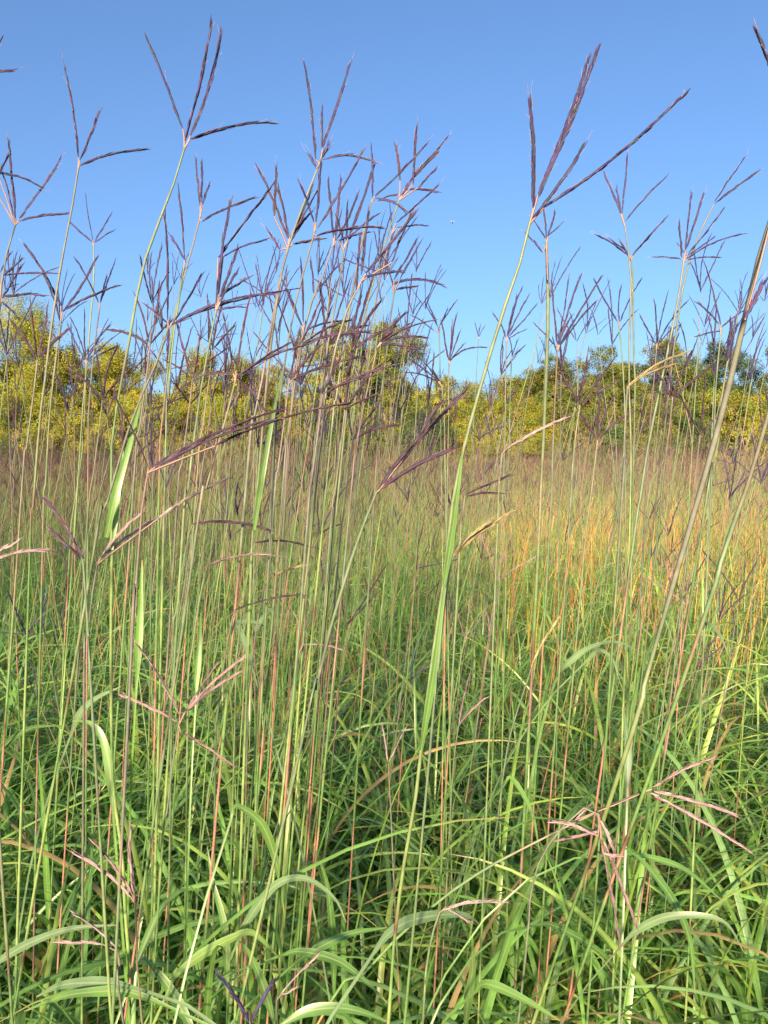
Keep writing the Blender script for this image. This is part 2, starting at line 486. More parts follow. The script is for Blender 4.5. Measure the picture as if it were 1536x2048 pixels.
T.append(('stalk with reddish sheathed fingers splitting open just under the central forked head', .62,
  [(577, 490), (560, 560), (545, 640), (528, 740), (505, 860), (490, 1000)],
  [(577, 479, 515, 333, .01), (548, 433, 553, 333, 0), (577, 477, 555, 372, .01), (580, 475, 634, 381, -.01), (585, 470, 625, 372, 0), (560, 500, 534, 459, .02), (578, 488, 623, 424, .03), (586, 488, 645, 478, .03)],
  dict(colour='reddish', head='maroon', r=(.0022, .0013))))
T.append(('stalk whose long finger leans right before the forked head, with a level finger below', .58,
  [(630, 462), (608, 540), (588, 620), (570, 720), (555, 840), (545, 980)],
  [(628, 445, 598, 365, .01), (632, 445, 643, 322, 0), (635, 457, 725, 300, -.01), (633, 472, 768, 456, .06)], dict()))
T.append(('stalk with three narrow upright fingers right of centre, joint level with mid sky', .72,
  [(667, 488), (650, 540), (628, 590), (610, 650), (590, 750), (575, 900)],
  [(667, 476, 656, 357, 0), (670, 472, 682, 354, 0), (672, 482, 716, 385, -.02)], dict(colour='purple tinged')))
T.append(('stalk with a wide hand of five dark fingers right of the forked head', .68,
  [(688, 494), (682, 540), (676, 590), (660, 660), (645, 780), (632, 930)],
  [(693, 482, 695, 402, 0), (690, 486, 756, 427, .03), (676, 481, 739, 464, .04), (688, 490, 672, 430, .02), (696, 479, 748, 329, -.01)], dict()))
T.append(('tall stalk in the right of the cluster with one vertical and one long slanting finger', .66,
  [(744, 399), (732, 450), (722, 490), (704, 590), (690, 680), (672, 800), (655, 950)],
  [(745, 394, 742, 292, 0), (750, 393, 855, 287, -.01), (749, 396, 812, 425, .07)], dict()))
T.append(('stalk ending in a spray of many thin fingers at the upper right of the cluster', .74,
  [(800, 395), (786, 440), (770, 485), (748, 560), (722, 660), (700, 780), (682, 930)],
  [(826, 352, 895, 274, 0), (825, 357, 878, 301, 0), (826, 370, 834, 252, 0), (800, 362, 790, 288, .01), (808, 379, 875, 385, .05), (836, 376, 873, 336, 0), (800, 395, 829, 345, 0), (797, 388, 760, 400, .03)], dict(head='maroon')))
T.append(('thin stalk with a short upright finger and two reaching right, under the spray', .82,
  [(784, 463), (772, 510), (760, 560), (742, 660), (728, 800)],
  [(792, 446, 877, 370, 0), (794, 455, 854, 451, .04), (784, 459, 779, 407, 0)], dict(colour='purple tinged', rr=.0010)))
T.append(('stalk with a long straight finger slanting up right, its joint below the spray', .62,
  [(725, 556), (706, 595), (690, 630), (675, 680), (655, 780), (640, 900)],
  [(732, 547, 833, 420, 0), (784, 525, 823, 427, 0), (729, 555, 807, 544, .05), (722, 550, 738, 420, 0), (712, 585, 721, 469, 0)], dict()))
T.append(('stalk with one finger curving far out to the right edge of the cluster', .74,
  [(789, 580), (782, 625), (775, 690), (762, 800), (752, 940)],
  [(799, 560, 841, 484, 0), (787, 560, 835, 476, 0), (783, 570, 890, 573, .12), (792, 580, 835, 573, .05), (786, 570, 760, 505, .02)], dict(colour='reddish', rr=.0011)))
T.append(('short stalk with a V of two fingers before the pale sky in the cluster', .78,
  [(628, 592), (614, 640), (600, 690), (588, 780), (578, 900)], [(628, 588, 621, 518, 0), (634, 586, 688, 521, .05)], dict(colour='reddish')))
T.append(('stalk with one tall narrow and one level finger low in the crowded cluster', .72,
  [(608, 658), (600, 710), (590, 770), (578, 880), (570, 1000)],
  [(607, 645, 602, 521, 0), (602, 651, 563, 557, .02), (612, 661, 685, 642, .06), (605, 652, 580, 600, .01)], dict(colour='reddish')))
T.append(('stalk throwing a bunch of dark fingers right across the central tree crown', .70,
  [(756, 690), (744, 740), (730, 800), (712, 900), (700, 1010)],
  fan((758, 687), [(812, 625, .03), (869, 640, .06), (854, 676, .06), (818, 648, .03), (797, 642, .02), (835, 700, .06)]), dict(colour='reddish', head='maroon', rr=.0013)))
T.append(('stalk with a star of thick dark fingers before the yellow bushes, one drooping right', .52,
  [(472, 757), (462, 800), (448, 850), (425, 930), (405, 1010), (385, 1120)],
  [(474, 754, 582, 684, .03), (476, 750, 612, 690, .06), (467, 747, 445, 627, .01), (472, 742, 502, 587, 0), (476, 758, 532, 824, .03), (468, 752, 405, 752, .06)], dict(rr=.0009, head='maroon', colour='reddish')))
T.append(('low stalk with one thick finger up left and a long double finger curving right', .50,
  [(297, 938), (285, 1010), (278, 1090), (270, 1200), (262, 1320)],
  [(297, 935, 230, 792, .01), (305, 934, 577, 815, .04), (310, 935, 548, 838, .03), (430, 892, 705, 806, .05)], dict(rr=.0009, head='maroon', colour='reddish')))
T.append(('stalk with a stout nearly black finger slanting down at the left, grass behind', .52,
  [(166, 1118), (172, 1200), (180, 1320), (186, 1440)], [(165, 1115, 88, 995, .02), (160, 1118, 100, 1060, .03)], dict(rr=.0014, head='maroon', colour='green')))
T.append(('stalk with a pale mauve level finger cut off by the left edge', .50,
  [(-30, 1128), (-28, 1250), (-20, 1400)], [(-28, 1126, 102, 1098, .04), (-26, 1124, 40, 1080, .05)], dict(rr=.0014, head='grey')))
T.append(('stalk with a long mauve finger rising right above the green grass at left', .56,
  [(196, 1122), (186, 1180), (175, 1280), (168, 1400)], [(198, 1119, 320, 1034, .04), (318, 1036, 452, 958, .03), (205, 1110, 290, 1020, .04)], dict(rr=.0012, head='grey')))
T.append(('stalk with two bold dark fingers slanting up right from a joint before the far grass', .50,
  [(754, 982), (735, 1030), (712, 1090), (690, 1160), (660, 1260), (632, 1380), (600, 1500)],
  [(755, 980, 941, 770, .01), (758, 978, 850, 862, .03), (760, 978, 912, 895, .03), (835, 880, 888, 800, .02)], dict(rr=.0013, head='maroon', r=(.0019, .0012))))
T.append(('stalk with tan closed fingers leaning right, beside the big green stem', .55,
  [(903, 1118), (893, 1180), (884, 1260), (872, 1380), (860, 1500)],
  [(905, 1115, 1028, 1022, .05), (908, 1112, 1005, 1040, .03), (910, 1105, 985, 1040, .05)], dict(head='tan', colour='pale green', rr=.0012)))
T.append(('yellow-green stalk with a narrow straw-coloured spike in the middle of the grass', .80,
  [(1066, 1325), (1052, 1370), (1035, 1420), (1018, 1480), (1005, 1560), (992, 1660)],
  [(1068, 1320, 1120, 1231, .02), (1062, 1335, 1100, 1262, .03)], dict(head='tan', colour='pale green', rr=.0013)))
T.append(('stalk with two pink fingers in a narrow V against the mid green grass', .85,
  [(917, 1452), (910, 1500), (904, 1570), (898, 1680)], [(918, 1449, 940, 1345, .01), (918, 1449, 972, 1395, .03)], dict(head='pinkish', colour='reddish')))
T.append(('stalk with a small pale V head low in the centre of the grass', .85,
  [(777, 1527), (780, 1600), (785, 1700)], [(776, 1524, 765, 1452, 0), (778, 1524, 812, 1456, .02)], dict(head='grey', colour='reddish')))
T.append(('stalk with a spider of five pinkish fingers in the grass left of centre', .62,
  [(358, 1446), (345, 1530), (335, 1620), (322, 1740)],
  [(360, 1432, 270, 1284, .03), (368, 1426, 492, 1312, .02), (372, 1422, 486, 1342, .03), (355, 1444, 238, 1389, .04), (370, 1424, 440, 1322, .02), (361, 1464, 466, 1530, .03)], dict(head='pinkish', colour='pale green')))
for lab, a, b, c_, bnd, D_ in [
  ('stalk with one thin maroon finger arching level over the left grass', (385, 1049), (542, 1062), (380, 1060), .07, .62),
  ('stalk with a thin drooping finger right of the arching maroon one', (510, 1086), (622, 1096), (506, 1100), .08, .7),
  ('stalk with a gently bowed pink finger lower in the left grass', (415, 1131), (556, 1112), (411, 1142), .07, .62),
  ('stalk with a slanting purple finger just above the blue-green bent leaf', (470, 1219), (607, 1189), (466, 1232), .04, .64),
  ('stalk with a frayed grey finger lying level in the central grass', (606, 1289), (686, 1301), (600, 1300), .05, .75),
  ('stalk with a yellowish bowed finger between the pink ones', (536, 1156), (614, 1131), (530, 1168), .05, .7)]:
    T.append((lab, D_, [c_, (c_[0] - 14, c_[1] + 70), (c_[0] - 30, c_[1] + 190), (c_[0] - 36, c_[1] + 330)], [(a[0], a[1], b[0], b[1], bnd)],
              dict(head='tan' if 'yellow' in lab else ('pinkish' if 'pink' in lab else ('grey' if 'grey' in lab else 'maroon')), colour='pale green', leaves=1)))
T.append(('low stalk with a fluffy pale three-fingered head in the bottom left grass', .55,
  [(270, 1802), (272, 1850), (276, 1920), (282, 2020)],
  [(265, 1790, 184, 1681, .04), (262, 1795, 150, 1708, .06), (268, 1785, 263, 1651, -.05)], dict(head='pinkish', colour='reddish', rr=.0017)))
T.append(('low stalk with a pinkish finger slanting down right at the bottom left', .56,
  [(236, 1900), (240, 1950), (246, 2040)], [(235, 1898, 145, 1826, .03), (205, 1888, 115, 1886, .02)], dict(head='grey', colour='reddish', rr=.0014)))
T.append(('low stalk with a dark purple finger at the bottom centre-left', .55,
  [(502, 2050), (508, 2120)], [(500, 2046, 434, 1948, .03), (505, 2040, 546, 1960, .02)], dict(head='purple', colour='reddish', rr=.0015)))
T.append(('low stalk with a thin mauve finger rising right at the bottom centre', .6,
  [(553, 1998), (552, 2060), (550, 2130)], [(555, 1996, 636, 1911, .01), (560, 1990, 586, 1978, 0)], dict(head='grey', colour='reddish')))
T.append(('long fallen straw stalk slanting up right across the bottom grass to a drooping open head', .62,
  [(1303, 1578), (1230, 1607), (1150, 1645), (1060, 1690), (975, 1735), (900, 1785), (850, 1826), (790, 1880), (730, 1945), (640, 2040)],
  [(1305, 1574, 1430, 1515, .02), (1308, 1582, 1476, 1632, .02), (1300, 1586, 1506, 1708, .02), (1150, 1640, 1178, 1612, 0)],
  dict(head='pinkish', colour='tan', r=(.0020, .0012), rr=.0015, leaves=0)))
T.append(('fallen stalk with a pink-mauve drooping head of long hanging fingers, lower right', .60,
  [(1199, 1630), (1196, 1612), (1188, 1605), (1165, 1618), (1120, 1660), (1080, 1720), (1060, 1800), (1050, 1920)],
  [(1201, 1676, 1241, 1898, .01), (1203, 1674, 1274, 1858, .01), (1196, 1672, 1103, 1643, .03), (1200, 1640, 1228, 1700, .02), (1198, 1632, 1203, 1678, 0), (1200, 1660, 1108, 1684, -.02), (1205, 1705, 1243, 1714, 0)],
  dict(head='pinkish', colour='pale green', rr=.0015, leaves=0)))
T.append(('low stalk with a level mauve finger over the dark gap at bottom centre', .62,
  [(880, 1822), (862, 1880), (850, 1960), (846, 2040)], [(884, 1820, 1008, 1806, .06), (890, 1815, 940, 1845, .06)], dict(head='grey', colour='pale green')))
# right half
T.append(('tall blue-green stalk with the longest open head of four fingers, right part of the sky', .50,
  [(1061, 440), (1045, 510), (1004, 630), (965, 760), (932, 880), (906, 1000), (888, 1160), (864, 1320), (844, 1480), (832, 1590), (806, 1740), (790, 1870), (780, 2000)],
  [(1066, 416, 1059, 195, .01), (1074, 396, 1199, 87, -.01), (1076, 390, 1181, 105, -.01), (1065, 437, 1170, 288, -.03), (1087, 416, 1381, 176, -.03)],
  dict(r=(.0021, .0012), rr=.0014, leaves=0, traced=[([(842, 1500, 0), (868, 1340, 0), (886, 1200, .01), (903, 1080, .02)], .0034), ([(888, 1170, 0), (905, 1060, 0), (918, 960, .0), (928, 880, .01)], .0032)])))
T.append(('stalk with a small head tucked in a brownish sheath just right of the blue-green stem', .78,
  [(1093, 484), (1095, 560), (1096, 640), (1092, 760), (1086, 900), (1080, 1010), (1074, 1150)],
  [(1093, 478, 1088, 415, 0), (1094, 475, 1110, 422, 0), (1096, 472, 1123, 447, .02), (1091, 478, 1068, 440, .02), (1086, 505, 1050, 466, .02), (1095, 560, 1092, 500, 0)], dict(r=(.0026, .0019), rr=.0011, colour='purple tinged')))
T.append(('slim upright stalk with four thin fingers right of the big head', .80,
  [(1249, 447), (1254, 490), (1262, 540), (1260, 640), (1258, 760), (1262, 900), (1260, 1020), (1256, 1150)],
  [(1241, 428, 1207, 342, .01), (1244, 428, 1255, 310, 0), (1242, 428, 1233, 375, 0), (1251, 442, 1334, 352, .02)], dict(r=(.0026, .0009), rr=.0010)))
T.append(('stalk with two pairs of thin fingers forking low behind the slim upright head', .85,
  [(1264, 516), (1266, 600), (1268, 720), (1268, 880)],
  [(1258, 512, 1195, 470, .03), (1262, 515, 1335, 433, 0), (1264, 510, 1312, 457, 0), (1256, 505, 1220, 478, .02), (1262, 522, 1240, 482, 0)], dict(rr=.0010)))
T.append(('stalk leaning right with a simple two-pronged head near the right edge', .80,
  [(1428, 408), (1412, 440), (1396, 475), (1376, 530), (1360, 610), (1345, 720), (1330, 850)],
  [(1429, 404, 1490, 314, 0), (1430, 407, 1518, 341, .01)], dict(rr=.0010, colour='purple tinged')))
T.append(('stalk with a brush of six slim fingers below the two-pronged head', .80,
  [(1368, 518), (1356, 600), (1338, 690), (1315, 800), (1295, 900), (1280, 1000), (1262, 1120)],
  [(1370, 505, 1383, 384, 0), (1372, 500, 1408, 386, 0), (1364, 515, 1358, 442, 0), (1376, 508, 1450, 415, .0), (1372, 518, 1490, 467, .05), (1374, 512, 1428, 475, 0), (1362, 518, 1308, 515, .05), (1376, 520, 1440, 516, .05)],
  dict(r=(.0024, .0013), rr=.0011, colour='reddish')))
T.append(('thick green-sheathed stalk slanting up through the right edge', .48,
  [(1548, 420), (1518, 515), (1484, 660), (1454, 787), (1414, 937), (1388, 1026), (1352, 1150), (1320, 1260), (1280, 1400), (1240, 1540)],
  [(1545, 425, 1600, 250, 0), (1540, 430, 1562, 240, 0), (1490, 640, 1530, 560, 0)], dict(r=(.0017, .0022), colour='green', rr=.0015, leaves=0, base_shift=.6)))
T.append(('head cut by the right edge, one dark finger tip showing high in the sky', .48,
  [(1602, 330), (1610, 500), (1622, 800)], [(1596, 310, 1508, 52, .02), (1602, 312, 1570, 100, 0)], dict(rr=.0014)))
T.append(('stout reddish stalk crossing the right edge over the grass', .48,
  [(1592, 640), (1565, 740), (1536, 830), (1502, 950), (1470, 1040), (1430, 1160), (1390, 1290)],
  [(1592, 640, 1640, 500, 0)], dict(r=(.0015, .0018), colour='reddish', leaves=0, base_shift=.6)))
T.append(('stalk with a tight dark bundle of fingers left of the thick right-edge stem', .62,
  [(1455, 722), (1444, 790), (1432, 880), (1415, 980), (1400, 1080)],
  [(1455, 720, 1472, 632, 0), (1456, 716, 1478, 645, 0), (1454, 715, 1462, 640, 0)], dict(rr=.0013, colour='purple tinged')))
T.append(('small stalk with a long dark upright finger and a short left one, right side', .75,
  [(1442, 664), (1436, 720), (1430, 800), (1425, 920)],
  [(1441, 650, 1410, 527, .01), (1438, 648, 1395, 605, .02), (1443, 655, 1490, 620, .02), (1445, 662, 1395, 672, .03)], dict(rr=.0011)))
T.append(('stalk with a slim three-fingered fork before the pale sky, right of the big head', .95,
  [(1238, 650), (1243, 700), (1248, 780), (1250, 900)], fan((1238, 648), [(1188, 557), (1243, 572), (1285, 555)]), dict(rr=.0010)))
T.append(('stalk with an open head of four small fingers above the round tree at right', .95,
  [(1313, 696), (1308, 760), (1300, 850), (1294, 960)], fan((1313, 692), [(1280, 632), (1308, 600), (1335, 587), (1375, 602), (1360, 650, .05)]), dict(rr=.0010, colour='reddish')))
T.append(('stalk with a broad open hand of fingers between the blue-green stem and the slim stalk', .85,
  [(1115, 700), (1112, 760), (1108, 840), (1104, 950), (1098, 1080)],
  fan((1115, 697), [(1138, 550), (1163, 547), (1193, 602), (1205, 550), (1068, 647), (1103, 562), (1145, 630)]), dict(r=(.0024, .0012), colour='reddish', rr=.0011)))
T.append(('stalk with a feathery violet head beside the blue-green stem', .95,
  [(1013, 682), (1011, 760), (1010, 860), (1006, 980)],
  fan((1013, 678), [(986, 627), (1034, 590), (1058, 590), (1073, 609), (1051, 659), (1045, 575)]), dict(colour='pale green', rr=.0010)))
T.append(('thin stalk with a tiny tilted head just below the feathery violet one', 1.05,
  [(1023, 718), (1020, 800), (1018, 900)], fan((1024, 715), [(1036, 679), (1049, 691), (1018, 675)]), dict(rr=.0010)))
T.append(('stalk with two hands of fine fingers alone in the sky gap at centre', 1.0,
  [(878, 662), (880, 720), (880, 800), (882, 900)],
  [(876, 654, 849, 604, 0), (876, 654, 857, 609, 0), (879, 652, 911, 603, 0), (879, 652, 895, 618, 0), (869, 662, 825, 631, .02)], dict(colour='pale green', rr=.0010)))
T.append(('stalk with a long maroon spray in the sky gap at centre', .95,
  [(898, 728), (897, 780), (897, 840), (895, 960)],
  fan((898, 725), [(913, 629), (929, 687), (920, 662), (883, 644), (905, 640)]) + [(899, 722, 974, 695, .12)], dict(colour='reddish', head='maroon', rr=.0010)))
T.append(('faint little stalk with a three-fingered head far right in the sky gap', 1.5,
  [(957, 678), (954, 730), (950, 800)], fan((957, 675), [(950, 647), (969, 653), (961, 650)]), dict(rr=.0010)))
T.append(('small tilted head reaching left over the bushes at centre', .95,
  [(884, 770), (888, 830), (890, 920)], fan((880, 765), [(820, 720, .03), (812, 745, .05), (848, 725, .02), (865, 740)]), dict(colour='reddish', rr=.0010)))
T.append(('stalk with straw-coloured fingers arching right before the round tree', .62,
  [(1255, 772), (1250, 850), (1246, 950), (1240, 1060)], [(1256, 770, 1375, 705, .05), (1258, 772, 1350, 728, .06), (1262, 766, 1310, 735, .04)], dict(head='tan', colour='pale green')))
T.append(('stalk with a pale level finger floating over the far purple grass at right', .70,
  [(1004, 905), (998, 980), (994, 1080)], [(1006, 903, 1135, 834, .03), (1015, 895, 1065, 870, .03)], dict(head='grey', colour='pale green')))
T.append(('stalk with a thin dark level finger crossing the far grass, right of centre', .70,
  [(930, 992), (922, 1060), (916, 1160)], [(932, 990, 1022, 950, .03), (934, 992, 1008, 988, .05)], dict(head='maroon', colour='reddish')))
T.append(('stalk with long dusky fingers slanting up right before the right-hand shrubs', .72,
  [(1160, 810), (1150, 880), (1142, 980), (1135, 1100)], [(1162, 806, 1230, 715, 0), (1160, 806, 1176, 700, 0), (1165, 808, 1240, 760, .04), (1158, 806, 1120, 742, .02)], dict(head='maroon', colour='reddish')))
K = dict(colour='reddish', head='maroon', rr=.0013)
for lab, D_, j, tips in [
  ('stalk whose dark fingers fan out right over the left half of the airy tree pair', .72, (655, 692), [(700, 560), (690, 638), (735, 650, .06), (640, 562)]),
  ('stalk with stiff dark fingers crossing between the two airy central trees', .70, (705, 702), [(762, 602), (745, 558), (792, 652, .05), (722, 590)]),
  ('stalk with a heavy level double finger under the airy trees', .62, (645, 788), [(768, 734, .03), (742, 752, .04), (690, 700, .02)]),
  ('stalk with two bowed level fingers low in the crowded cluster, tips by the airy tree', .66, (598, 694), [(742, 664, .08), (702, 640, .06), (640, 600)]),
  ('stalk with a long finger rising right and a short upright one, over the yellow bushes', .66, (578, 762), [(722, 714, .04), (600, 660), (640, 690, .03)]),
  ('stalk with crossed dark fingers just above the dark green bush', .70, (690, 820), [(762, 730), (705, 700), (752, 790, .05), (650, 745, .03)]),
  ('stalk with a drooping right finger above the far grass, below the airy trees', .74, (705, 880), [(800, 850, .08), (760, 800), (690, 790)]),
  ('stalk with four dusky fingers over the yellow bushes, left of the star-shaped head', .72, (385, 760), [(352, 640), (405, 655), (450, 700, .04), (330, 720, .05)]),
  ('stalk with a narrow dusky brush left of the star-shaped head', .80, (425, 700), [(415, 590), (448, 600), (470, 650, .03)]),
  ('stalk with a long bowed finger dipping left over the golden bush', .72, (300, 690), [(215, 660, .08), (270, 590), (322, 570), (345, 640)]),
  ('stalk with dark crossed fingers before the tall left tree', .68, (75, 720), [(20, 640, .03), (60, 600), (140, 655, .04), (95, 610)]),
  ('stalk with a flat spray of dusky fingers over the left bushes', .78, (205, 800), [(150, 745, .04), (190, 700), (265, 735, .05), (235, 690)]),
  ('stalk with long dusky fingers in front of the round-topped tree', .78, (1345, 800), [(1300, 720, .02), (1340, 680), (1420, 735, .05), (1385, 700)]),
  ('stalk with crossed dusky fingers before the dark trees near the thick right stem', .80, (1400, 870), [(1360, 790), (1410, 760), (1462, 815, .05)]),
  ('stalk with a loose dusky fan over the fresh green shrub', .82, (1195, 880), [(1150, 810), (1200, 775), (1268, 822, .05), (1230, 790)])]:
    T.append((lab, D_, [j, (j[0] - 8, j[1] + 70), (j[0] - 22, j[1] + 180), (j[0] - 36, j[1] + 330)], fan(j, tips), K))
for t in T:
    o = dict(t[4]); stalk(t[0], t[1], t[2], t[3], **o)
N_TRACED = len(T)

# ------------------------------------------------------------------ more seed stalks (individuals), grown in place
GROUPS = {}


def zone_words(x):
    return ('at the left edge' if x < 130 else 'before the left bushes' if x < 330 else 'in the crowded cluster' if x < 620 else
            'before the central tree' if x < 840 else 'by the blue-green stem' if x < 1060 else 'before the right trees' if x < 1330 else 'near the right edge')


def grow(px, py, D, lean, nr, head, colour, rl, two):
    top = at(px, py, D)
    h = top[2]
    root_xy = np.array([top[0] - lean * h, D + rng.uniform(.1, .65)])
    base = np.array([root_xy[0], root_xy[1], 0.])
    mid = base * .5 + top * .5 + np.array([-lean * h * .12 + rng.normal(0, .012), rng.normal(0, .01), .02])
    line = smooth_line([base, mid, top], 48)
    b = line[0].copy()
    root = empty('seed_stalk', b)
    g, nodes, L = stem_geo(line, rng.uniform(.0014, .002), .0008, colour)
    tdir = norm(line[-1] - line[-3])

    def head_at(p, d, nr, scale):
        az0 = rng.uniform(0, 6.28)
        for k in range(nr):
            sp = rng.uniform(.06, .50) if k < nr - 1 or nr < 3 else rng.uniform(.5, 1.3)
            az = az0 + k * 6.28 / nr + rng.normal(0, .4)
            A = norm(np.cross(d, [.2, 1, .1])); B = np.cross(d, A)
            dv = norm(d * math.cos(sp) + (A * math.cos(az) + B * math.sin(az) * .8) * math.sin(sp))
            ll = rl * scale * rng.uniform(.65, 1.2)
            raceme_part(bent(p + d * rng.uniform(0, .006), p + dv * ll, rng.uniform(-.02, .07), 10), HEADC[head] * rng.uniform(.8, 1.3),
                        rng.uniform(.0009, .0012), D < 1.0, root, b, awn=D < 1.1)

    head_at(line[-1], tdir, nr, 1)
    if two:
        k = 48 - int(rng.integers(5, 11))
        az = rng.uniform(0, 6.28)
        d2 = norm(tdir + np.array([math.cos(az), math.sin(az), 0]) * rng.uniform(.15, .4))
        e = line[k] + d2 * rng.uniform(.06, .16)
        g.tubes(smooth_line([line[k], line[k] + d2 * .03 + tdir * .01, e], 6)[None], np.full((1, 6), .0006), np.repeat(STEMC['purple tinged'][None], 6, 0)[None], k=4)
        head_at(e, d2, max(2, nr - 1), .8)
    g.build('stem', M_STEM, root, b)
    for p in [p for p in nodes if .3 * L[-1] < p < .65 * L[-1]][:int(rng.integers(1, 3))]:
        k = min(int(np.searchsorted(L, p)), 44)
        az = rng.uniform(0, 6.28); ln = rng.uniform(.2, .4); s = np.linspace(0, 1, 12)
        th = R(80) - rng.uniform(.3, 2.0) * s ** 1.5
        hor = np.array([math.cos(az), math.sin(az), 0])
        st = (hor * np.cos(th)[:, None] + np.array([0, 0, 1.]) * np.sin(th)[:, None]) * ln / 11
        leaf_part(line[k] + np.concatenate([[np.zeros(3)], np.cumsum(st[:-1], 0)]), rng.uniform(.002, .0038), root, b, side0=(-hor[1], hor[0], 0))
    vert = 'above the treetops' if py < 690 else 'level with the trees' if py < 900 else 'over the grass'
    ln_w = 'leaning right' if lean > .1 else 'leaning left' if lean < -.02 else 'nearly upright'
    cw = 'purplish' if 'purple' in colour else colour.replace(' ', '-')
    lab = f'{cw} {WORDS[nr]}-fingered {head}-headed stalk{" with side-shoot" if two else ""}, {ln_w}, {vert} {zone_words(px)}'
    tag(root, lab, 'grass stalk', 'seed stalks with ' + WORDS[nr] + ' fingers ' + zone_words(px))
    return root


zones = [(22, (0, 260), (560, 900), (1.0, 2.2)), (70, (290, 860), (540, 800), (1.0, 2.4)), (46, (250, 860), (730, 960), (.85, 2.0)),
         (40, (1060, 1540), (570, 930), (1.1, 2.6)), (18, (850, 1060), (740, 940), (1.2, 2.6)), (30, (0, 1536), (960, 1300), (.9, 1.7))]
heads = ['purple', 'purple', 'maroon', 'pinkish']; stems = ['green', 'pale green', 'reddish', 'reddish', 'purple tinged']
for cnt, xr, yr, dr in zones:
    for k in range(cnt):
        px = rng.uniform(*xr); py = rng.uniform(*yr); D = rng.uniform(*dr)
        two = bool(rng.random() < .5)
        grow(px, py, D, rng.normal(.11 if px < 900 else .06, .07), int(rng.integers(2, 6)), heads[int(rng.integers(0, 3 if py < 900 else 4))],
             stems[int(rng.integers(0, 5))], rng.uniform(.06, .10), two)

# ------------------------------------------------------------------ big foreground blades, each an individual
def big_blade(label, pts, D, w, col_, dd=.0):
    """pts from base to tip in photo points; the base goes down to the ground"""
    P = [at(x, y, D + dd * k / (len(pts) - 1)) for k, (x, y) in enumerate(pts)]
    a = P[0]; d = norm(P[1] - P[0]); h = a[2]
    back = np.array([d[0], d[1], 0]) * h * .28
    gnd = np.array([a[0] - back[0], a[1] - back[1] + .05, 0.])
    u_ = np.linspace(0, 1, 14, endpoint=False)[:, None]
    c1 = gnd + np.array([0, 0, h * .55]); c2 = a - d * h * .22
    basep = gnd * (1 - u_) ** 3 + 3 * c1 * u_ * (1 - u_) ** 2 + 3 * c2 * u_ ** 2 * (1 - u_) + a * u_ ** 3
    line = np.concatenate([basep, smooth_line(P, 30)])
    S = len(line)
    o_ = line[0].copy()
    Tn = norm(np.gradient(line, axis=0))
    # broad side faces up and a little to the viewer
    sd_ = norm(np.cross(Tn, np.array([.15, -.75, .65]) + rng.normal(0, .12, 3)))
    Lc = np.concatenate([[0], np.cumsum(np.linalg.norm(np.diff(line, axis=0), axis=1))])
    t = Lc / Lc[-1]
    zb = Lc[np.argmin(np.linalg.norm(line - P[0], axis=1))] / Lc[-1]
    u = np.clip((t - zb) / (1 - zb), 0, 1)
    W = .82 * w * (.24 + .76 * np.clip(u / .3, 0, 1)) * np.clip((1 - u) / .6, 0, 1) ** .8 + .0002
    C = np.repeat((np.array(col_) * rng.uniform(.85, 1.15))[None], S, 0)
    tw = np.clip((u - .93) / .07, 0, 1)[:, None]
    C = C * (1 - tw) + np.array([.34, .25, .12]) * tw
    g = Geo(); g.ribbons(line[None], W[None], sd_[None], C[None], fold=.22)
    o = g.build('grass_blade', M_LEAF, None, o_)
    o.location = o_
    return tag(o, label, 'grass blade', 'large blades arching in the foreground')


